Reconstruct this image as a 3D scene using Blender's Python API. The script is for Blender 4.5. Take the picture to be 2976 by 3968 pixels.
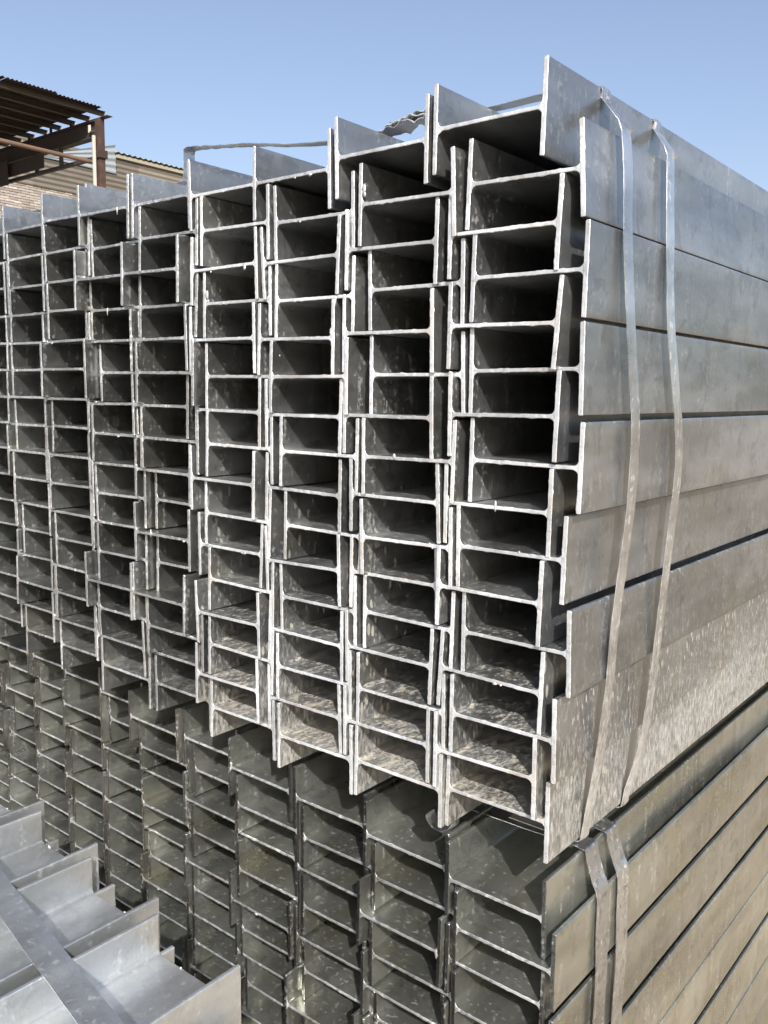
import bpy, bmesh, math, random
from mathutils import Vector, Matrix

# ------------------------------------------------------------------ camera, sky, sun
SC = bpy.context.scene
for o in list(bpy.data.objects):
    bpy.data.objects.remove(o)
COL = SC.collection
cam_d = bpy.data.cameras.new('camera')
cam = bpy.data.objects.new('camera', cam_d)
COL.objects.link(cam)
cam_d.sensor_fit = 'HORIZONTAL'
cam_d.sensor_width = 36.0
cam_d.lens = 41.32
cam_d.clip_start = 0.02
cam_d.clip_end = 5000
R_ = Vector((0.7758095, 0.63081653, 0.01378876))
U_ = Vector((-0.09576321, 0.09611789, 0.99075262))
F_ = Vector((-0.62365778, 0.76995575, -0.13497818))
M = Matrix.Identity(4)
for i in range(3):
    M[i][0] = R_[i]; M[i][1] = U_[i]; M[i][2] = -F_[i]
M.translation = Vector((0.6607, -1.3060, 0.8230))
cam.matrix_world = M
SC.camera = cam

SUN = Vector((0.605, -0.545, 0.585)).normalized()
world = bpy.data.worlds.new('World')
SC.world = world
world.use_nodes = True
nt = world.node_tree
nt.nodes.clear()
sky = nt.nodes.new('ShaderNodeTexSky')
sky.sky_type = 'NISHITA'
sky.sun_disc = False
sky.sun_elevation = math.asin(SUN.z)
sky.sun_rotation = math.atan2(SUN.x, SUN.y)
sky.altitude = 50
sky.air_density = 1.0
sky.dust_density = 3.2
sky.ozone_density = 1.4
bg = nt.nodes.new('ShaderNodeBackground')
bg.inputs['Strength'].default_value = 0.135
out = nt.nodes.new('ShaderNodeOutputWorld')
hz = nt.nodes.new('ShaderNodeHueSaturation')   # pale, hazy sky
hz.inputs['Saturation'].default_value = 0.90
hz.inputs['Hue'].default_value = 0.506
hz.inputs['Value'].default_value = 1.13
nt.links.new(sky.outputs[0], hz.inputs['Color'])
nt.links.new(hz.outputs[0], bg.inputs[0])
nt.links.new(bg.outputs[0], out.inputs[0])

sd = bpy.data.lights.new('sun', 'SUN')
sd.energy = 4.9
sd.angle = math.radians(0.53)
sd.color = (1.0, 0.97, 0.925)
sun = bpy.data.objects.new('sun', sd)
sun.rotation_euler = (-SUN).to_track_quat('-Z', 'Y').to_euler()
sun.location = SUN * 40
COL.objects.link(sun)

vs = SC.view_settings
vs.view_transform = 'Standard'
vs.look = 'None'
vs.gamma = 1.0
vs.use_curve_mapping = False
vs.exposure = 0.35
SC.cycles.max_bounces = 6
SC.cycles.diffuse_bounces = 2
SC.cycles.glossy_bounces = 4

rnd = random.Random(11)
GROUND = -1.52

# ------------------------------------------------------------------ helpers
def link(o, parent=None):
    COL.objects.link(o)
    if parent is not None:
        o.parent = parent
    return o

def tag(o, label=None, cat=None, group=None, kind=None):
    if label: o['label'] = label
    if cat: o['category'] = cat
    if group: o['group'] = group
    if kind: o['kind'] = kind
    return o

def empty(name, loc, rot=(0, 0, 0)):
    o = bpy.data.objects.new(name, None)
    o.empty_display_size = 0.05
    o.location = loc
    o.rotation_euler = rot
    return link(o)

def mesh_from(name, verts, faces, mats, smooth=None, fmat=None):
    me = bpy.data.meshes.new(name)
    me.from_pydata(verts, [], faces)
    for m in mats:
        me.materials.append(m)
    if fmat:
        me.polygons.foreach_set('material_index', fmat)
    if smooth is not None:
        me.shade_smooth()
        me.set_sharp_from_angle(angle=math.radians(smooth))
    me.update()
    return me

def box_bm(bm, x0, x1, y0, y1, z0, z1):
    v = [bm.verts.new(p) for p in ((x0,y0,z0),(x1,y0,z0),(x1,y1,z0),(x0,y1,z0),(x0,y0,z1),(x1,y0,z1),(x1,y1,z1),(x0,y1,z1))]
    for f in ((0,3,2,1),(4,5,6,7),(0,1,5,4),(1,2,6,5),(2,3,7,6),(3,0,4,7)):
        bm.faces.new([v[i] for i in f])

def bm_obj(name, bm, mat, parent=None, bevel=0, smooth=None):
    if bevel:
        bmesh.ops.bevel(bm, geom=bm.edges[:], offset=bevel, segments=2, affect='EDGES', profile=0.6)
    bmesh.ops.recalc_face_normals(bm, faces=bm.faces[:])
    me = bpy.data.meshes.new(name)
    bm.to_mesh(me)
    bm.free()
    me.materials.append(mat)
    if smooth is not None:
        me.shade_smooth()
        me.set_sharp_from_angle(angle=math.radians(smooth))
    return link(bpy.data.objects.new(name, me), parent)

def box_obj(name, dims, mat, parent=None, bevel=0):
    bm = bmesh.new()
    box_bm(bm, *dims)
    return bm_obj(name, bm, mat, parent, bevel)

def catmull(pts, n):
    res = []
    P = [Vector(p) for p in pts]
    P = [P[0] * 2 - P[1]] + P + [P[-1] * 2 - P[-2]]
    for i in range(1, len(P) - 2):
        a, b, c, d = P[i-1], P[i], P[i+1], P[i+2]
        for k in range(n):
            t = k / n
            res.append(0.5 * ((2*b) + (c-a)*t + (2*a-5*b+4*c-d)*t*t + (3*b-a-3*c+d)*t*t*t))
    res.append(P[-2])
    return res

# ------------------------------------------------------------------ node helpers
class NT:
    def __init__(self, name):
        self.m = bpy.data.materials.new(name)
        self.m.use_nodes = True
        self.t = self.m.node_tree
        self.t.nodes.clear()
        self.out = self.n('ShaderNodeOutputMaterial')
        self.b = self.n('ShaderNodeBsdfPrincipled')
        self.l(self.b.outputs[0], self.out.inputs[0])
    def n(self, t, **k):
        x = self.t.nodes.new(t)
        for a, v in k.items():
            setattr(x, a, v)
        return x
    def l(self, a, b):
        self.t.links.new(a, b)
    def setin(self, sock, v):
        if hasattr(v, 'is_output'):
            self.l(v, sock)
        elif isinstance(v, (tuple, list)) and len(v) == 3 and sock.type == 'RGBA':
            sock.default_value = (*v, 1)
        else:
            sock.default_value = v
    def math(self, op, a, b=None, c=None, clamp=False):
        x = self.n('ShaderNodeMath', operation=op, use_clamp=clamp)
        self.setin(x.inputs[0], a)
        if b is not None: self.setin(x.inputs[1], b)
        if c is not None: self.setin(x.inputs[2], c)
        return x.outputs[0]
    def pos(self):
        return self.n('ShaderNodeNewGeometry').outputs['Position']
    def normal(self):
        return self.n('ShaderNodeNewGeometry').outputs['Normal']
    def sep(self, v):
        return self.n('ShaderNodeSeparateXYZ').outputs if v is None else self._sep(v)
    def _sep(self, v):
        x = self.n('ShaderNodeSeparateXYZ')
        self.l(v, x.inputs[0])
        return x.outputs
    def scale(self, v, s, off=(0, 0, 0)):
        x = self.n('ShaderNodeMapping')
        self.l(v, x.inputs[0])
        x.inputs['Scale'].default_value = s
        x.inputs['Location'].default_value = off
        return x.outputs[0]
    def noise(self, v, sc, det=3, rough=.55, dist=0):
        x = self.n('ShaderNodeTexNoise')
        self.l(v, x.inputs['Vector'])
        x.inputs['Scale'].default_value = sc
        x.inputs['Detail'].default_value = det
        x.inputs['Roughness'].default_value = rough
        x.inputs['Distortion'].default_value = dist
        return x.outputs['Fac']
    def voro(self, v, sc, feature='F1'):
        x = self.n('ShaderNodeTexVoronoi', feature=feature)
        self.l(v, x.inputs['Vector'])
        x.inputs['Scale'].default_value = sc
        return x.outputs
    def ramp(self, v, a, b, lo=0.0, hi=1.0):
        x = self.n('ShaderNodeMapRange', interpolation_type='SMOOTHSTEP')
        self.setin(x.inputs['Value'], v)
        x.inputs['From Min'].default_value = a
        x.inputs['From Max'].default_value = b
        x.inputs['To Min'].default_value = lo
        x.inputs['To Max'].default_value = hi
        return x.outputs[0]
    def mix(self, f, a, b):
        x = self.n('ShaderNodeMix', data_type='RGBA')
        self.setin(x.inputs[0], f)
        self.setin(x.inputs[6], a)
        self.setin(x.inputs[7], b)
        return x.outputs[2]
    def fmix(self, f, a, b):
        x = self.n('ShaderNodeMix', data_type='FLOAT')
        self.setin(x.inputs[0], f)
        self.setin(x.inputs[2], a)
        self.setin(x.inputs[3], b)
        return x.outputs[0]
    def bump(self, h, strength=.3, dist=.002, nrm=None):
        x = self.n('ShaderNodeBump')
        x.inputs['Strength'].default_value = strength
        x.inputs['Distance'].default_value = dist
        self.l(h, x.inputs['Height'])
        if nrm is not None: self.l(nrm, x.inputs['Normal'])
        return x.outputs[0]
    def fin(self, **k):
        for a, v in k.items():
            self.setin(self.b.inputs[a.replace('_', ' ')], v)
        return self.m

def zinc(name, base=(.5, .52, .54), rough=.42, metal=.9, dust=0.0, splash=0.0, zdust=None,
         dirt=(.36, .31, .23), dark=.35, white=.25, yellow=.15, lump=.5, specks=.75, patch=17, ycol=(.36, .32, .12)):
    """hot-dip galvanised steel: cloudy tone, runs, white specks, mud"""
    t = NT(name)
    p = t.pos()
    rn = t.n('ShaderNodeObjectInfo').outputs['Random']
    cloud = t.noise(t.scale(p, (7, 1.6, 7)), 1.0, 3, .62)
    fine = t.noise(p, 95, 2, .65)
    runs = t.noise(t.scale(p, (75, 75, 5)), 1.0, 2, .6)
    c = t.mix(t.ramp(cloud, .3, .7), tuple(x * .74 for x in base), tuple(min(1, x * 1.16) for x in base))
    # darker oxide patches
    ox = t.ramp(t.noise(p, patch, 4, .7, .5), .5, .66)
    c = t.mix(t.math('MULTIPLY', ox, dark), c, tuple(x * .42 for x in base))
    # white rust and vertical runs
    wr = t.ramp(t.math('ADD', t.math('MULTIPLY', fine, .55), t.math('MULTIPLY', runs, .5)), .57, .70)
    c = t.mix(t.math('MULTIPLY', wr, white), c, (.74, .75, .74))
    if yellow > 0:
        yl = t.ramp(t.noise(t.scale(p, (9, 4, 9), (3, 1, 7)), 1.0, 3, .6), .5, .72)
        c = t.mix(t.math('MULTIPLY', yl, yellow), c, ycol)
    # bright specks and little lumps
    spk = t.voro(p, 64)
    dots = t.ramp(t.math('ADD', spk['Distance'], t.math('MULTIPLY', t._sep(spk['Color'])[1], .5)), .18, .10)
    dots = t.math('MULTIPLY', t.math('MULTIPLY', dots, specks), t.math('MULTIPLY_ADD', ox, .8, .2))
    c = t.mix(dots, c, (.8, .81, .80))
    c2 = t.n('ShaderNodeHueSaturation')
    t.l(c, c2.inputs['Color'])
    t.l(t.math('MULTIPLY_ADD', rn, .36, .82), c2.inputs['Value'])
    c = c2.outputs[0]
    rg = t.math('ADD', t.math('MULTIPLY_ADD', cloud, .26, rough - .13), t.math('MULTIPLY', fine, .1))
    mt = t.math('SUBTRACT', metal, t.math('MULTIPLY', t.math('ADD', t.math('MULTIPLY', wr, white), dots), .7), clamp=True)
    h = t.math('ADD', fine, t.math('MULTIPLY', cloud, 1.5))
    if dust > 0 or splash > 0:
        nz = t._sep(t.normal())[2]
        up = t.ramp(nz, .4, .8)
        z = t._sep(p)[2]
        zf = t.ramp(z, zdust[0], zdust[1]) if zdust else 1.0
        fl = t.noise(t.scale(p, (150, 140, 48)), 1.0, 5, .72)
        film = t.ramp(t.math('ADD', fl, t.math('MULTIPLY', zf, .24)), .52, .86)
        film = t.math('MULTIPLY', film, t.math('MULTIPLY', t.ramp(z, zdust[0] + .3, zdust[0] - .1), dust))
        dr = t.voro(t.scale(p, (70, 70, 26)), 1.0)
        drp = t.ramp(t.math('ADD', dr['Distance'], t.math('MULTIPLY', t._sep(dr['Color'])[0], .8)), .40, .30)
        drp = t.math('MULTIPLY', drp, t.math('MULTIPLY', t.ramp(z, zdust[0] + .35, zdust[0] - .15), min(1, dust)))
        mud = t.ramp(t.math('ADD', t.noise(t.scale(p, (85, 34, 85)), 1.0, 5, .76, .3), t.math('MULTIPLY', zf, .12)), .50, .72)
        mud = t.math('MULTIPLY', t.math('MULTIPLY', mud, up), t.math('MULTIPLY', t.ramp(z, zdust[0] + .25, zdust[0] - .3), splash))
        d = t.math('MAXIMUM', t.math('MAXIMUM', film, drp), mud, clamp=True)
        dc = t.mix(fl, tuple(x * .75 for x in dirt), tuple(x * 1.25 for x in dirt))
        c = t.mix(d, c, dc)
        mt = t.math('MULTIPLY', mt, t.math('SUBTRACT', 1.0, d))
        rg = t.fmix(d, rg, .85)
    nr = t.bump(h, lump, .0012)
    return t.fin(Base_Color=c, Metallic=mt, Roughness=rg, Normal=nr)

def plain(name, col, rough=.7, metal=0.0, var=.25, sc=6.0, bump=.2, bd=.003, col2=None, thr=(.45, .65), stretch=(1, 1, 1)):
    t = NT(name)
    p = t.scale(t.pos(), stretch)
    n1 = t.noise(p, sc, 5, .65)
    n2 = t.noise(p, sc * 9, 3, .6)
    c = t.mix(n1, tuple(x * (1 - var) for x in col), tuple(min(1, x * (1 + var)) for x in col))
    if col2:
        c = t.mix(t.ramp(n1, *thr), c, col2)
    rn = t.n('ShaderNodeObjectInfo').outputs['Random']
    hs = t.n('ShaderNodeHueSaturation')
    t.l(c, hs.inputs['Color'])
    t.l(t.math('MULTIPLY_ADD', rn, .35, .83), hs.inputs['Value'])
    return t.fin(Base_Color=hs.outputs[0], Roughness=t.math('MULTIPLY_ADD', n2, .2, rough - .1), Metallic=metal, Normal=t.bump(t.math('ADD', n1, t.math('MULTIPLY', n2, .5)), bump, bd))

MAT = {}
# older, weathered and muddy bundle (upper right)
MAT['old'] = zinc('zinc_weathered', (.44, .45, .455), .34, .93, dust=.55, splash=1.0, zdust=(.42, -.12), dirt=(.43, .385, .30), yellow=.2, white=.35, dark=.5, specks=1.0)
MAT['old_end'] = zinc('zinc_weathered_cut', (.61, .625, .64), .45, .45, dust=.3, splash=0, zdust=(.2, -.1), dirt=(.45, .40, .30), dark=.45, white=.4, yellow=.3, ycol=(.40, .27, .15), lump=1.0, patch=75, specks=.4)
# top row and outer right flanges: zinc with sunlit look put into its tone
MAT['open'] = zinc('zinc_sunlit_tone', (.43, .445, .46), .31, .90, dust=.62, splash=.7, zdust=(.42, -.14), dirt=(.42, .385, .31), yellow=.15, white=.14, dark=.35, specks=.12)
# newer bundles: shinier skin
MAT['mid'] = zinc('zinc_dull', (.37, .38, .38), .31, .95, dust=.1, splash=.25, zdust=(.35, -.1), yellow=.15, white=.3, dark=.5)
MAT['mid_end'] = zinc('zinc_dull_cut', (.50, .51, .52), .34, .65, dark=.9, white=.6, lump=1.0, patch=85, specks=.7)
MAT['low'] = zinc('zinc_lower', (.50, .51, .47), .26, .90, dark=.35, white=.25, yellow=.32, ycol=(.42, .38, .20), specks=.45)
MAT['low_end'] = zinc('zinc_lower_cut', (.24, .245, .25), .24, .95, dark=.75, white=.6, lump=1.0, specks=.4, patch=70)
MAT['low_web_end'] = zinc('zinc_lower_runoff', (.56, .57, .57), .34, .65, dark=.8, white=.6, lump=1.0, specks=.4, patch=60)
MAT['new'] = zinc('zinc_new', (.64, .66, .67), .34, .86, dark=.2, white=.2, yellow=.08, lump=.5, specks=.15)
MAT['strap'] = zinc('zinc_strip', (.60, .615, .63), .26, .93, dark=.6, white=.5, yellow=.0, lump=.5, patch=45, specks=.2)
MAT['strap_old'] = zinc('zinc_strip_dusty', (.64, .655, .67), .26, .93, dust=.4, splash=0, zdust=(.6, .0), dirt=(.40, .36, .29), dark=.3, white=.35, yellow=0, specks=.2)
MAT['drip'] = zinc('zinc_drip', (.6, .61, .62), .4, .6, dark=.2, white=.4)

# ------------------------------------------------------------------ ground
gt = NT('dirt_ground')
gp = gt.pos()
g1 = gt.noise(gp, .5, 6, .6)
g2 = gt.noise(gp, 9, 5, .65)
gc = gt.mix(g1, (.22, .172, .115), (.30, .243, .17))
gc = gt.mix(gt.ramp(g2, .5, .7), gc, (.24, .19, .12))
gmat = gt.fin(Base_Color=gc, Roughness=.95, Normal=gt.bump(gt.math('ADD', g1, gt.math('MULTIPLY', g2, .2)), .5, .05))
gme = mesh_from('ground', [(-1500, -1500, GROUND), (1500, -1500, GROUND), (1500, 1500, GROUND), (-1500, 1500, GROUND)], [(0, 1, 2, 3)], [gmat])
tag(link(bpy.data.objects.new('ground', gme)), kind='structure')

# ------------------------------------------------------------------ H-beam meshes
D_, B_, TF, TW, FR, LEN = .220, .150, .0082, .0062, .010, 6.0
STEP = .1568

def ring_burr(n, r, amount):
    """outward growth of molten zinc along the cut edge, one value per outline point"""
    a = [abs(r.gauss(0, .0001)) for _ in range(n)]
    for _ in range(int(n * amount)):
        i = r.randrange(n)
        w = r.uniform(.35, .9)
        h = r.choice((.0002, .0002, .0003, .0004, .0006, .0011)) * r.uniform(.6, 1.1)
        for k in range(-5, 6):
            a[(i + k) % n] += h * math.exp(-(k / w) ** 2)
    return a

def extrude_outline(name, pts, mats, seed, L, amount, y0=0.0):
    r = random.Random(seed)
    n = len(pts)
    P = [Vector((x, 0, z)) for x, z in pts]
    N = []
    for i in range(n):
        e = P[(i + 1) % n] - P[i - 1]
        N.append(Vector((e.z, 0, -e.x)).normalized())
    burr = ring_burr(n, r, amount)
    yj = [r.gauss(0, .0002) for _ in range(n)]
    rings = ((0.0, -.0009, .55), (.0009, 0, 1.0), (.003, 0, .85), (.008, 0, .3), (.02, 0, 0), (L - .001, 0, 0), (L, -.0008, 0))
    verts, faces, fm = [], [], []
    for j, (y, ins, w) in enumerate(rings):
        for i in range(n):
            q = P[i] + N[i] * (ins + burr[i] * w)
            verts.append((q.x, y0 + y + (yj[i] if j < 3 else 0), q.z))
    for j in range(len(rings) - 1):
        for i in range(n):
            a, b = j * n + i, j * n + (i + 1) % n
            faces.append((a, b, b + n, a + n))
            fm.append(1 if j < 1 else 0)
    e = (len(rings) - 1) * n
    for base, flip in ((0, 0), (e, 1)):
        for i in range(n // 2 - 1):
            q = (base + i, base + i + 1, base + n - 2 - i, base + n - 1 - i)
            faces.append(q[::-1] if flip else q); fm.append(1)
    me = mesh_from(name, verts, faces, mats, 35, fm)
    bm = bmesh.new(); bm.from_mesh(me)
    bmesh.ops.recalc_face_normals(bm, faces=bm.faces[:])
    bm.to_mesh(me); bm.free()
    return me

def flange_outline():
    h, t, r = B_ / 2, TF / 2, .0022
    pts = []
    m = 24
    def arc(cx, cz, a0):
        for k in range(4):
            a = math.radians(a0 + k * 30)
            pts.append((cx + r * math.cos(a), cz + r * math.sin(a)))
    arc(-t + r, h - r, 90)
    for k in range(1, m): pts.append((-t, (h - r) - (2 * h - 2 * r) * k / m))
    arc(-t + r, -h + r, 180)
    arc(t - r, -h + r, 270)
    for k in range(1, m): pts.append((t, (-h + r) + (2 * h - 2 * r) * k / m))
    arc(t - r, h - r, 0)
    return pts

def web_outline():
    hw, t = D_ / 2 - TF + .0012, TW / 2
    inn = D_ / 2 - TF
    pts = []
    m = 28
    def side(s):   # s=+1 top going +x to -x, -1 bottom going -x to +x
        x = inn * s
        pts.append((hw * s, s * (t + FR)))
        for k in range(0, 5):
            a = math.radians(k * 22.5)
            # concave fillet centre at (inn-FR, t+FR)
            pts.append((s * (inn - FR + FR * math.cos(a)), s * (t + FR - FR * math.sin(a))))
        for k in range(1, m):
            xx = (inn - FR) - 2 * (inn - FR) * k / m
            pts.append((s * xx, s * t))
        for k in range(4, -1, -1):
            a = math.radians(k * 22.5)
            pts.append((s * (-(inn - FR) - FR * math.cos(a)), s * (t + FR - FR * math.sin(a))))
        pts.append((-hw * s, s * (t + FR)))
    side(1)
    side(-1)
    return pts

FL, WE = flange_outline(), web_outline()
NV = 10
LIB = {}
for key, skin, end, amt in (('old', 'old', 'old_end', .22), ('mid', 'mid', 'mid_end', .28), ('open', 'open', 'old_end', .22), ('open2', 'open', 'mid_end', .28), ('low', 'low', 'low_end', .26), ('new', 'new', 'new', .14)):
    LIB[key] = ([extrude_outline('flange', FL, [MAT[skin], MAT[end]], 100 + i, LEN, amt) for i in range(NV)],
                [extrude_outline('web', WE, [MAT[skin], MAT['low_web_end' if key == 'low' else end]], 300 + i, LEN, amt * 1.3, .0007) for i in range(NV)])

def lump_mesh(name, seed, s):
    r = random.Random(seed)
    bm = bmesh.new()
    bmesh.ops.create_icosphere(bm, subdivisions=2, radius=1)
    for v in bm.verts:
        k = 1 + r.uniform(-.28, .28)
        v.co = Vector((v.co.x * s[0] * k, v.co.y * s[1] * k, v.co.z * s[2] * k - (s[2] * .5 if v.co.z < -.5 and r.random() < .4 else 0)))
    me = bpy.data.meshes.new(name)
    bm.to_mesh(me); bm.free()
    me.materials.append(MAT['drip'])
    me.shade_smooth()
    return me

DRIPS = [lump_mesh('zinc_drip', i, s) for i, s in enumerate(((.0045, .003, .010), (.0035, .002, .005), (.0018, .002, .009), (.005, .002, .003), (.0024, .0015, .0022)))]

def beam(xr, y, zw, key, label, group, tilt=(0, 0), roll=0, rz=0, drip=None, rkey=None):
    """H-beam lying with its web level: xr = outer face of the right flange at the near end"""
    o = empty('h_beam', (xr - D_ / 2 * math.cos(rz), y - (0 if abs(rz) < 1 else 0), zw), (0, roll, rz))
    tag(o, label, 'steel beam', group, 'thing')
    fls, wes = LIB[key]
    for s, tl in ((-1, tilt[0]), (1, tilt[1])):
        f = bpy.data.objects.new('flange', rnd.choice(LIB[rkey][0] if rkey and s > 0 else fls))
        link(f, o)
        f.location = (s * (D_ / 2 - TF / 2), rnd.uniform(-.0003, .0003), 0)
        f.rotation_euler = (0, tl, 0)
    link(bpy.data.objects.new('web', rnd.choice(wes)), o)
    if drip:
        for (dx, dz, k) in drip:
            d = bpy.data.objects.new('zinc_drip', DRIPS[k])
            link(d, o)
            d.location = (dx, .0015, dz)
    return o

ORD = ['first', 'second', 'third', 'fourth', 'fifth', 'sixth', 'seventh', 'eighth', 'ninth', 'tenth', 'eleventh',
       'twelfth', 'thirteenth', 'fourteenth', 'fifteenth', 'sixteenth']
def place(i, n, lo, hi):
    if i == 0: return lo
    if i == n - 1: return hi
    return ORD[i]

# ---------------- upper stack: offsets of each right flange, top to bottom (beams alternate: shifted, outer, shifted ...)
S_ = 1.0397
MEAS = [
 [-.067,-.004,-.018,.009,-.033,.006,-.022,.013,-.036,-.008,-.044,.007,-.031,-.009,-.042,-.024],
 [-.061,-.005,-.036,.009,-.049,.014,-.017,.005,-.029,.004,-.030,.007,-.028,-.007,-.038,-.010],
 [-.067,-.009,-.042,-.006,-.055,-.013,-.027,.012,-.032,.014,-.027,.000,-.029,-.006,-.036,.001]]
W_ = .2373
NC, NR = 10, 16
XK = [0, -.2373, -.4746, -.7119, -.9492, -1.177, -1.401, -1.625, -1.850, -2.075]
XO = []
for k in range(NC):
    if k < 3:
        XO.append([v * S_ for v in MEAS[k]])
    elif k < 5:
        XO.append([rnd.gauss(0, .004) if i % 2 else rnd.gauss(-.040, .004) for i in range(NR)])
    else:
        XO.append([rnd.gauss(0, .0025) if i % 2 else rnd.gauss(-.026, .003) for i in range(NR)])
for k in range(NC - 2, -1, -1):
    for i in range(0, NR, 2):
        lim = min(XO[k+1][j] for j in (i - 1, i + 1) if 0 <= j < NR) + (XK[k+1] - XK[k]) + D_ - 2 * TF - .0008
        XO[k][i] = min(XO[k][i], lim)
ZOFF = [0, -.006, -.011, -.008, -.003, 0, .008, .008, .010, .010]
YOFF = [0, 0, .004, .006, .006, .015, .025, .045, .053, .07]
SPECIAL_TILT = {(0, 1): (.02, -.07), (0, 2): (0, .03), (0, 4): (0, .055), (0, 0): (.01, .02), (0, 6): (0, .03), (1, 1): (-.0, -.06), (1, 5): (0, -.03)}
DRIP_AT = {(1, 1): [(-.098, .028, 0), (-.096, .018, 1)], (3, 3): [(-.097, .02, 0), (-.094, .006, 3)], (2, 4): [(.104, .03, 2), (.102, .01, 0)],
           (2, 3): [(.06, -.006, 2)], (3, 2): [(-.04, -.006, 4), (.07, -.006, 1)], (0, 9): [(.02, .004, 4)], (1, 7): [(-.03, .004, 1)]}
beams_up = {}
TILT = {}
for k in range(NC):
    for i in range(NR):
        zw = (NR - 1 - i) * STEP / 2 + STEP / 2 * 1.0 + ZOFF[k] + rnd.gauss(0, .0012)
        if i == 0: zw += (.020, .012, .006, .004, .004, .003, .004, .003, 0, 0)[k]
        y = YOFF[k] + rnd.gauss(0, .005)
        if k == 4 and i in (8, 10, 12): y -= .004
        if k == 4 and i in (9, 11): y += .035
        if k > 3 and rnd.random() < .15: y += rnd.choice((-.02, .02))
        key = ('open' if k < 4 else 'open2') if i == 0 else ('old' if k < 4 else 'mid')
        t = SPECIAL_TILT.get((k, i), (rnd.gauss(0, .017), rnd.gauss(0, .017)))
        if k == 0: TILT[i] = abs(t[1]) + .004
        lab = '%s galvanised H-beam in the upper stack, %s column from right, %s from top' % (
            'weathered' if k < 4 else 'dark', 'first' if k == 0 else ORD[k], 'topmost one' if i == 0 else ORD[i])
        lab = lab.replace('topmost one from top', 'topmost beam').replace('first column from right', 'rightmost column')
        dr = DRIP_AT.get((k, i))
        if dr is None and rnd.random() < .1:
            dr = [(rnd.uniform(-.09, .09), -.0036 if rnd.random() < .6 else .0036, rnd.choice((3, 4, 4, 2))) for _ in range(rnd.randint(1, 2))]
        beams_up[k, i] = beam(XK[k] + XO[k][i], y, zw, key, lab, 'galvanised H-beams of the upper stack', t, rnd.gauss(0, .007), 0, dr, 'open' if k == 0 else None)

# ---------------- lower stack
W2, NC2, NR2 = .229, 11, 15
TOP2 = -.043
STEP2 = .1725
YAW2 = 0.0
DRIP2 = {(3, 0): [(-.1, .01, 3)], (1, 2): [(.1, -.004, 0)]}
LOW_ROWS = [15, 11, 11, 11, 11, 12, 11, 11, 11, 11, 10]   # rows in sight above the front pile
for k in range(NC2):
    for i in range(LOW_ROWS[k]):
        zw = TOP2 - B_ / 2 - (min(i, 4) * STEP2 / 2 + max(i - 4, 0) * STEP / 2 + (.012 if i > 8 else 0)) + rnd.gauss(0, .0015) + .005 * k
        x = -k * W2 + (rnd.gauss(-.033, .0012) if i % 2 == 0 else rnd.gauss(-.006, .0012))
        y = .028 + .021 * k + rnd.gauss(0, .006)
        if rnd.random() < .07: y -= .025
        lab = 'shiny galvanised H-beam in the lower stack, %s, %s' % (
            'rightmost column' if k == 0 else ORD[k] + ' column from right', 'topmost beam' if i == 0 else ORD[i] + ' from top')
        dr = DRIP2.get((k, i))
        if dr is None and rnd.random() < .2:
            dr = [(rnd.uniform(-.1, .1), rnd.choice((.0034, -.0036)), rnd.choice((4, 4, 3))) for _ in range(rnd.randint(1, 3))]
        beam(x, y, zw, 'low', lab, 'galvanised H-beams of the lower stack', (rnd.gauss(0, .007), rnd.gauss(0, .007)), rnd.gauss(0, .004), YAW2, dr)

# ---------------- front pile at lower left, far ends towards the stack
W3, NC3, NR3 = .2505, 4, 15
TOP3 = -.079
for k in range(NC3):
    for i in range(NR3):
        if k > 0 and i > 3: continue      # deeper beams are out of sight; timber cribbing carries the rest
        zw = TOP3 - B_ / 2 - i * STEP / 2
        x = -.318 - k * .2495 + (0 if i % 2 == 0 else .038) + rnd.gauss(0, .002)
        y = -.446 + .037 * k + (.0 if i % 2 == 0 else -.002) + rnd.gauss(0, .006)
        lab = 'new bright H-beam in the front pile, %s, %s' % (
            'rightmost column' if k == 0 else ORD[k] + ' column from right', 'topmost beam' if i == 0 else ORD[i] + ' from top')
        beam(x - D_, y, zw, 'new', lab, 'bright H-beams of the pile in front', (rnd.gauss(0, .005), rnd.gauss(0, .005)), 0, math.pi,
             [(rnd.uniform(-.1, .1), .0034, rnd.choice((3, 4))) for _ in range(2)])

# ------------------------------------------------------------------ dunnage
wood = plain('old_timber', (.20, .15, .10), .85, 0, .3, 8, .4, .004, stretch=(1, 8, 8))
def timber(dims, label):
    o = box_obj('dunnage_timber', dims, wood, None, .003)
    tag(o, label, 'timber', 'timbers under the stacks')
zb2 = TOP2 - B_ - 4 * STEP2 / 2 - (NR2 - 5) * STEP / 2 - .016
for y, w in ((1.6, 'near'), (4.6, 'far')):
    timber((-.22, -.03, y, y + .1, TOP2 + .003, -.0025), 'thin timber between upper and lower stacks, %s of the two' % ('nearer' if w == 'near' else 'farther'))
    timber((-2.6, .1, y - .02, y + .12, GROUND - .01, zb2 - .003), 'squared timber under the lower stack, %s of the two' % ('nearer' if w == 'near' else 'farther'))
zb3 = TOP3 - B_ - (NR3 - 1) * STEP / 2
for y, w in ((-1.6, 'nearer to the stacks'), (-5.2, 'farther from the stacks')):
    timber((-.50, -.2, y, y + .12, GROUND - .01, zb3 - .002), 'squared timber under the front pile, ' + w)
    timber((-1.32, -.60, y, y + .12, GROUND - .01, TOP3 - B_ - 3 * STEP / 2 - .002), 'tall timber cribbing under the front pile, ' + w)

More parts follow.
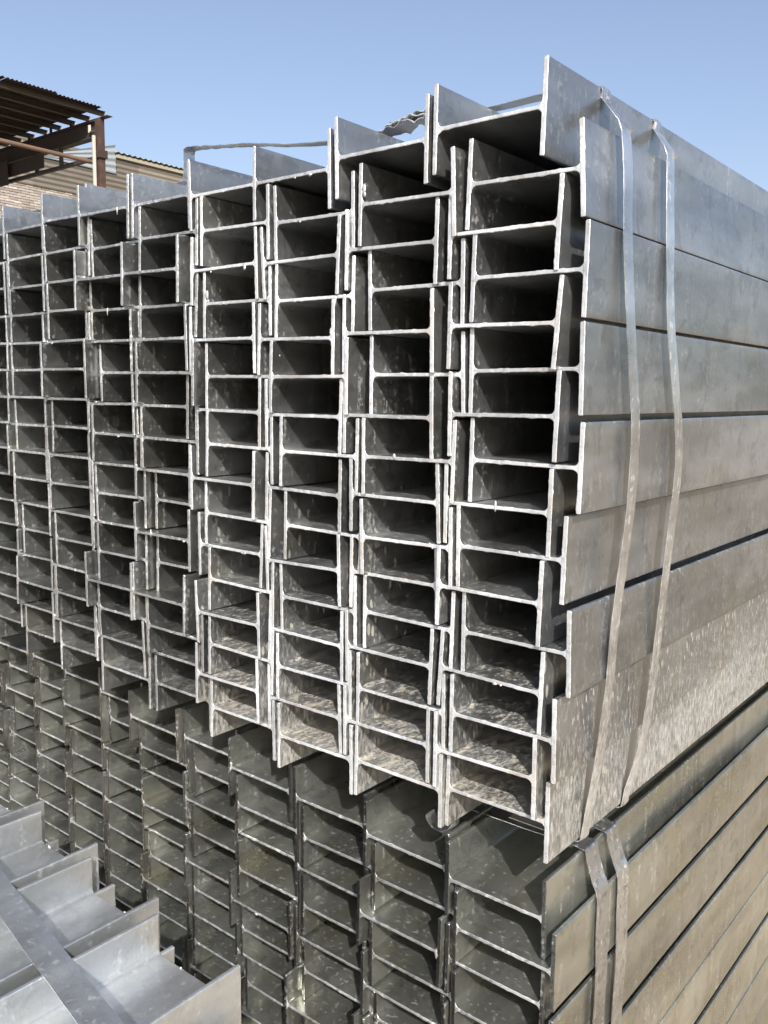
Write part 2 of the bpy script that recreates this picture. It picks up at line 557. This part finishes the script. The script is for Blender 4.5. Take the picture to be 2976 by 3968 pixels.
# ------------------------------------------------------------------ flat galvanised strapping
def ribbon(name, pts, width, mat, label=None, cat=None, group=None, parent=None, n=6, thick=.0014, wob=.0007, seed=0, wdir=(0, 1, 0), raw=False):
    r = random.Random(seed)
    P = [Vector(p) for p in pts] if raw else catmull(pts, n)
    wd = Vector(wdir)
    verts, faces = [], []
    m = 5
    for i, p in enumerate(P):
        tdir = (P[min(i + 1, len(P) - 1)] - P[max(i - 1, 0)]).normalized()
        nn = tdir.cross(wd).normalized()
        ww = nn.cross(tdir).normalized()
        tw = r.gauss(0, wob)
        for s in (1, -1):
            for j in range(m):
                u = j / (m - 1) - .5
                cup = -.0012 * (1 - 4 * u * u)
                verts.append(tuple(p + ww * (u * width) + nn * (s * thick / 2 + cup + tw * u * 2)))
    k = 2 * m
    for i in range(len(P) - 1):
        a, b = i * k, (i + 1) * k
        for j in range(m - 1):
            faces.append((a + j, a + j + 1, b + j + 1, b + j))
            faces.append((a + m + j + 1, a + m + j, b + m + j, b + m + j + 1))
        faces.append((a, b, b + m, a + m))
        faces.append((a + m - 1, a + 2 * m - 1, b + 2 * m - 1, b + m - 1))
    for e in (0, (len(P) - 1) * k):
        for j in range(m - 1):
            faces.append((e + j, e + m + j, e + m + j + 1, e + j + 1))
    me = mesh_from(name, verts, faces, [mat], 50)
    bm = bmesh.new(); bm.from_mesh(me)
    bmesh.ops.recalc_face_normals(bm, faces=bm.faces[:])
    bm.to_mesh(me); bm.free()
    o = link(bpy.data.objects.new(name, me), parent)
    if label: tag(o, label, cat, group)
    return o

def face_x(z):
    best = -9
    for i in range(1, NR, 2):
        zc = (NR - 1 - i) * STEP / 2 + STEP / 2
        if abs(z - zc) < .09:
            best = max(best, XO[0][i] + .0042 + TILT[i] * .075)
    return best

tipz = (NR - 1) * STEP / 2 + STEP / 2 + .020 + B_ / 2
tipx = XO[0][0] + .0015
def wrap_path(side, y_bot, y_top, top):
    """under the bottom edge, up the side (kept clear of the flanges), over the top edge and across"""
    zb = -.0045
    xb = XO[0][NR - 1]
    up = catmull(side[::-1], 6)
    up = [Vector((max(p.x, face_x(p.z) if p.z < 8 * STEP + .01 else -9), p.y, p.z)) for p in up]
    for _ in range(3):
        up = [up[0]] + [Vector((max(up[i].x, (up[i-1].x + up[i+1].x) / 2), up[i].y, up[i].z)) for i in range(1, len(up) - 1)] + [up[-1]]
    bot = [Vector((xb - .15, y_bot, zb)), Vector((xb - .04, y_bot, zb)), Vector((xb - .003, y_bot, zb)), Vector((xb + .0035, y_bot, zb + .004)), Vector((xb + .005, y_bot, .012))]
    xt = tipx + .003
    arc = [Vector((xt + .003, y_top, tipz - .022)), Vector((xt, y_top, tipz - .004)), Vector((xt - .0025, y_top, tipz + .0018)), Vector((xt - .009, y_top, tipz + .003))]
    return bot + up + arc + catmull([(xt - .022, y_top, tipz + .0028)] + [(x, y_top, z) for x, z in top], 5)
s1 = [(.006, .118, 1.262), (.014, .118, 1.19), (.018, 0.118, 1.107), (0.022, 0.125, 1.018), (0.026, 0.137, 0.924), (0.028, 0.152, 0.842), (0.030, 0.162, 0.786), (0.030, 0.166, 0.738), (0.028, 0.166, 0.623), (0.022, 0.159, 0.52), (0.016, 0.152, 0.414), (0.012, 0.146, 0.292), (0.004, 0.144, 0.181), (-0.016, 0.147, 0.04)]
s2 = [(.006, .312, 1.262), (.012, .306, 1.19), (0.016, 0.304, 1.132), (0.022, 0.316, 0.968), (0.026, 0.338, 0.871), (0.030, 0.366, 0.762), (0.030, 0.376, 0.672), (0.025, 0.367, 0.536), (0.020, 0.353, 0.375), (0.016, 0.340, 0.241), (0.006, 0.330, 0.127), (-0.015, 0.327, 0.04)]
def top_run(y, prof):
    return [(x, y, z) for x, z in prof]
top1 = [(-.177, 1.361), (-.30, 1.3595), (-.42, 1.368)]
top1b = [(-.56, 1.357), (-.64, 1.356), (-.732, 1.364), (-.847, 1.378), (-.94, 1.394), (-1.06, 1.409), (-1.16, 1.421), (-1.192, 1.422), (-1.198, 1.414), (-1.197, 1.385), (-1.202, 1.348), (-1.215, 1.343), (-1.4, 1.342), (-1.8, 1.352), (-2.36, 1.353)]
path1 = wrap_path(s1, .147, .190, top1)
strap1 = ribbon('steel_strap', path1, .034, MAT['strap_old'], 'flat steel strap bowing off the upper stack side, nearer its beam ends', 'strap', 'straps round the upper stack', seed=1, raw=True, wob=.0003)
part = ribbon('strap_tail', top_run(.186, top1b), .036, MAT['strap_old'], parent=strap1, seed=3)
# crumpled joint between the two strap ends
rj = random.Random(5)
for lay, (w, zz, ph) in enumerate(((.050, 1.3665, 0.0), (.044, 1.3735, 1.3), (.030, 1.380, 2.6))):
    cr = []
    for q in range(22):
        t = q / 21
        cr.append((-.425 - (.135 - .02 * lay) * t - .006 * lay, .186 + .004 * math.sin(t * 9 + ph), zz + (.0055 * math.sin(t * 17 + ph) + rj.gauss(0, .0007)) * math.sin(math.pi * min(1, t * 1.05)) - .010 * t))
    ribbon('strap_joint', cr, w, MAT['drip'], parent=strap1, seed=20 + lay, raw=True, wob=.0016)
top2 = [(-.3, 1.356), (-.55, 1.349), (-.8, 1.346), (-1.2, 1.346), (-1.6, 1.352), (-2.36, 1.353)]
path2 = wrap_path(s2, .327, .417, top2)
ribbon('steel_strap', path2, .034, MAT['strap_old'], 'flat steel strap on the upper stack side, farther from its beam ends', 'strap', 'straps round the upper stack', seed=2, raw=True, wob=.0003)

fx = .0115
for y, seed, lab in ((.196, 7, 'bright flat strap over the lower stack edge, nearer the beam ends'), (.288, 8, 'bright flat strap over the lower stack edge, second from the beam ends')):
    xt = -.0305
    fa = -.0035
    pth = [(-.30, y, TOP2 + .0016), (-.16, y, TOP2 + .003), (-.07, y, TOP2 + .006), (xt - .012, y, TOP2 + .0035), (xt + .0008, y, TOP2 + .002), (xt + .004, y, TOP2 - .010), (xt + .007, y, TOP2 - .022),
           (fa - .008, y, -.10), (fa + .003, y, -.128), (fa + .0045, y, -.2), (fa + .0075, y + .001, -.30), (fa + .005, y + .001, -.45), (fa + .006, y, -.7), (fa + .004, y, zb2 + .02)]
    ribbon('steel_strap', pth, .050, MAT['strap'], lab, 'strap', 'straps over the lower stack', seed=seed, wob=.0002)

# strap lying across the front pile
zt = TOP3 + .0025
sy = lambda x: -.631 - .175 * (x + .55)
pth = [(x, sy(x), zt + dz) for x, dz in ((-1.75, 0), (-1.4, .001), (-1.0, 0), (-.81, .001), (-.58, 0), (-.40, .0008), (-.335, .0008), (-.3195, .0002), (-.3160, -.006), (-.3150, -.03), (-.295, -.085), (-.266, -.1), (-.2655, -.3), (-.266, -.7))]
ribbon('steel_strap', pth, .050, MAT['new'], 'pale flat strap lying across the tops of the front pile', 'strap', seed=9)

# loose curl of strap hanging under the upper stack
cp = [(-.275 + .03 * math.cos(a), .045, -.003 + .024 * math.sin(a)) for a in [math.radians(180 + 180 * q / 12) for q in range(13)]]
ribbon('strap_offcut', cp, .03, MAT['strap'], 'small curled strap offcut hanging under the upper stack front', 'strap', seed=12, raw=True)

# ------------------------------------------------------------------ open shed far left
rust = plain('rusty_steel', (.05, .03, .024), .85, .1, .4, 5, .4, .004, col2=(.085, .042, .027))
rust_b = plain('rust_bright', (.15, .09, .062), .85, 0, .3, 6, .3, .003)
darkst = plain('dark_painted_steel', (.035, .032, .033), .7, .1, .3, 4, .3, .003)
sheetm = plain('roof_sheet_brown', (.055, .038, .03), .8, .1, .35, 1.2, .2, .003, col2=(.03, .022, .018), stretch=(.6, 2, 1))
purlm = plain('purlin_paint', (.075, .06, .05), .7, .1, .25, 6, .2, .002)
purle = plain('purlin_end', (.42, .38, .33), .8, 0, .2, 6, .1, .002)
whitem = plain('white_pipe', (.52, .47, .41), .5, 0, .1, 5, .1, .001)

shed = empty('open_shed', (-14, 8.4, GROUND))
tag(shed, 'rusty open steel shed with flat corrugated roof behind the stacks', 'shed')
def part_box(name, dims, mat, parent=None, bevel=.004):
    o = box_obj(name, dims, mat, None, bevel)
    o.parent = parent or shed
    o.matrix_parent_inverse = Matrix.Translation((14, -8.4, -GROUND))
    return o
def corr_sheet(name, x0, x1, y0, y1, z, mat, pitch, amp, along='X', slope=0, parent=None, inv=None, jag=0, seed=0):
    """corrugated sheet; ribs run along the given axis"""
    r = random.Random(seed)
    verts, faces = [], []
    a0, a1 = (y0, y1) if along == 'X' else (x0, x1)
    n = int(abs(a1 - a0) / pitch * 6)
    for i in range(n + 1):
        v = a0 + (a1 - a0) * i / n
        h = amp * math.sin(2 * math.pi * i / 6)
        for e in (0, 1):
            u = (x0, x1)[e] if along == 'X' else (y0, y1)[e]
            zz = z + h + slope * e
            for tt in (0, -.0015):
                verts.append((u, v, zz + tt) if along == 'X' else (v, u, zz + tt))
    for i in range(n):
        a, b = i * 4, (i + 1) * 4
        faces += [(a, a + 2, b + 2, b), (a + 1, b + 1, b + 3, a + 3), (a, b, b + 1, a + 1), (a + 2, a + 3, b + 3, b + 2)]
    o = link(bpy.data.objects.new(name, mesh_from(name, verts, faces, [mat], 60)))
    if parent:
        o.parent = parent
        o.matrix_parent_inverse = inv
    return o
SI = Matrix.Translation((14, -8.4, -GROUND))
ysh = 8.48
for q in range(9):
    ya = ysh - .02 - q * .9
    corr_sheet('roof_sheet', -13.93 + (.06 if q % 3 == 1 else 0), -22, ya - .93, ya, 5.852 + .006 * (q % 2) + (.03 if q == 2 else 0), sheetm, .076, .011, 'X', 0, shed, SI, seed=q)
for q in range(15):
    x = -14.07 - q * .49
    bmx = bmesh.new()
    y0, y1 = .4, ysh + .12
    box_bm(bmx, x - .035, x - .031, y0, y1, 5.745, 5.83)
    box_bm(bmx, x - .031, x + .03, y0, y1, 5.826, 5.83)
    box_bm(bmx, x - .031, x + .03, y0, y1, 5.745, 5.749)
    o = bm_obj('purlin', bmx, purlm)
    o.parent = shed; o.matrix_parent_inverse = SI
    ec = box_obj('end_cap', (x - .034, x + .029, y1 - .004, y1 + .003, 5.752, 5.822), purle)
    ec.parent = o
def ibeam_x(name, x0, x1, yc, z0, z1, w, mat):
    bmx = bmesh.new()
    box_bm(bmx, x0, x1, yc - w / 2, yc + w / 2, z1 - .02, z1)
    box_bm(bmx, x0, x1, yc - w / 2, yc + w / 2, z0, z0 + .02)
    box_bm(bmx, x0 + .001, x1 - .001, yc - .01, yc + .01, z0 + .02, z1 - .02)
    o = bm_obj(name, bmx, mat)
    o.parent = shed; o.matrix_parent_inverse = SI
for yy in (8.42, 4.4, .4):
    ibeam_x('rafter', -22, -14.05, yy, 5.33, 5.63, .15, darkst)
    part_box('rafter_cap', (-22, -13.70, yy - .03, yy + .09, 5.655, 5.668), darkst)
    for x in (-15.27, -16.15, -18.2, -20):
        part_box('strut', (x - .03, x + .03, yy - .03, yy + .03, 5.0, 5.345), darkst)
    for x in (-14.9, -15.6, -16.4, -17.6, -19.2):
        part_box('purlin_cleat', (x - .02, x + .02, yy - .02, yy + .02, 5.62, 5.76), darkst)
    part_box('bottom_chord', (-22, -14.05, yy - .04, yy + .04, 4.96, 5.02), darkst)
    part_box('post', (-14.04, -13.915, yy - .06, yy + .06, GROUND - .02, 5.65), rust)
    part_box('post_plate', (-14.06, -13.88, yy - .09, yy + .09, 4.96, 5.10), rust)
part_box('downpipe', (-14.01, -13.96, 8.27, 8.32, 3.2, 5.34), whitem, None, .01)
part_box('haunch_plate', (-17.6, -15.72, 8.30, 8.33, 5.03, 5.29), darkst)
part_box('haunch_plate', (-20.6, -16.9, 8.2, 8.23, 4.85, 5.31), darkst)
part_box('lamp_bracket', (-14.21, -14.16, 8.33, 8.36, 5.43, 5.56), whitem)
part_box('lamp_arm', (-14.16, -14.04, 8.33, 8.36, 5.42, 5.45), purlm)
# rusty tie pipe along the yard side
bm = bmesh.new()
bmesh.ops.create_cone(bm, cap_ends=True, segments=14, radius1=.038, radius2=.038, depth=8.2)
bmesh.ops.rotate(bm, verts=bm.verts[:], matrix=Matrix.Rotation(math.pi / 2, 3, 'X'))
bmesh.ops.translate(bm, verts=bm.verts[:], vec=(-14.1, 4.3, 4.9))
o = bm_obj('tie_pipe', bm, rust_b, None, 0, 40)
o.parent = shed; o.matrix_parent_inverse = SI

# ------------------------------------------------------------------ brick building behind the shed
hall = empty('brick_hall', (-24, 15, GROUND))
tag(hall, 'brick hall with corrugated metal upper wall behind the shed', 'building')
HI = Matrix.Translation((24, -15, -GROUND))
def hpart(o):
    o.parent = hall
    o.matrix_parent_inverse = HI
    return o
mortar = plain('mortar', (.30, .26, .22), .95, 0, .2, 4, .3, .004)
brickm = [plain('brick_%d' % i, c, .9, 0, .22, 9, .4, .004) for i, c in enumerate(((.30, .26, .23), (.34, .30, .265), (.26, .22, .19), (.38, .345, .31)))]
hpart(box_obj('wall', (-30, -24.0, 2, 32, GROUND - .05, 6.60), mortar))
bmeshes = []
for i, bmt in enumerate(brickm):
    for j in range(2):
        bm = bmesh.new()
        box_bm(bm, 0, .06, -.118, .118, -.031, .031)
        bmesh.ops.bevel(bm, geom=bm.edges[:], offset=.006, segments=1, affect='EDGES')
        bmesh.ops.recalc_face_normals(bm, faces=bm.faces[:])
        me = bpy.data.meshes.new('brick'); bm.to_mesh(me); bm.free()
        me.materials.append(bmt)
        bmeshes.append(me)
course, blen = .073, .25
nb = 0
for c in range(15):
    z = 6.60 - .04 - c * course
    y_end = 14.9 - c * .215
    y = 11.45 + (blen / 2 if c % 2 else 0)
    while y < y_end and nb < 300:
        b = bpy.data.objects.new('brick', rnd.choice(bmeshes))
        link(b)
        b.location = (-24.045 + rnd.uniform(0, .008), y + rnd.uniform(-.004, .004), z + rnd.uniform(-.003, .003))
        hpart(b)
        nb += 1
        y += blen
# the remaining brickwork as one piece
bm = bmesh.new()
for c in range(60):
    z = 6.60 - .04 - c * course
    y0 = 14.9 - c * .215 if c < 15 else 11.45
    y = 11.45 + (blen / 2 if c % 2 else 0)
    while y < 19.0:
        if c >= 15 or y >= y0:
            box_bm(bm, -24.04, -23.983 + rnd.uniform(0, .006), y - .117, y + .117, z - .031, z + .031)
        y += blen
rest = hpart(bm_obj('brickwork', bm, brickm[1]))
rest['kind'] = 'stuff'
# corrugated cladding with level ribs
cladm = plain('cladding_weathered', (.20, .18, .15), .7, .3, .3, 1.2, .2, .003, col2=(.17, .145, .115), stretch=(1, .5, 3))
cladb = plain('cladding_blue_grey', (.30, .335, .36), .6, .2, .15, 1.0, .1, .002)
fasc = plain('fascia_buff', (.30, .275, .215), .8, 0, .2, 2.5, .2, .003)
def cladding(name, y0, y1, z0, z1a, z1b, x, mat, pitch=.15, amp=.02):
    n = int((max(z1a, z1b) - z0) / pitch * 6)
    verts, faces = [], []
    for i in range(n + 1):
        f = i / n
        dx = amp * math.sin(2 * math.pi * i / 6)
        for e in (0, 1):
            z = z0 + ((z1a, z1b)[e] - z0) * f
            y = (y0, y1)[e]
            verts += [(x + dx, y, z), (x + dx - .003, y, z)]
    for i in range(n):
        a, b = i * 4, i * 4 + 4
        faces += [(a, a + 2, b + 2, b), (a + 1, b + 1, b + 3, a + 3), (a, b, b + 1, a + 1), (a + 2, a + 3, b + 3, b + 2)]
    return hpart(link(bpy.data.objects.new(name, mesh_from(name, verts, faces, [mat], 70))))
for q in range(8):
    y0 = 2 + q * 3.6
    cladding('cladding_sheet', y0, y0 + 3.62, 6.585, 7.93, 7.93, -23.96 + .004 * (q % 2), cladm)
cladding('cladding_sheet', 13.0, 15.55, 7.42, 7.50, 8.28, -23.90, cladb, .2, .012)
hpart(box_obj('fascia', (-24.05, -23.86, 15.56, 32, 7.91, 8.02), fasc, None, .01))
bm = bmesh.new()
n = 160
vv = []
for i in range(n + 1):
    y = 15.5 + i * .1
    h = .022 * (1 if i % 2 else -1)
    vv.append([bm.verts.new((xx, y, 8.06 + h + dz)) for xx, dz in ((-23.80, 0), (-30, .9))])
for i in range(n):
    bm.faces.new((vv[i][0], vv[i + 1][0], vv[i + 1][1], vv[i][1]))
hpart(bm_obj('roof', bm, fasc))
hpart(box_obj('backing_wall', (-29.9, -24.1, 2.1, 31.9, 6.60, 7.9), cladm))
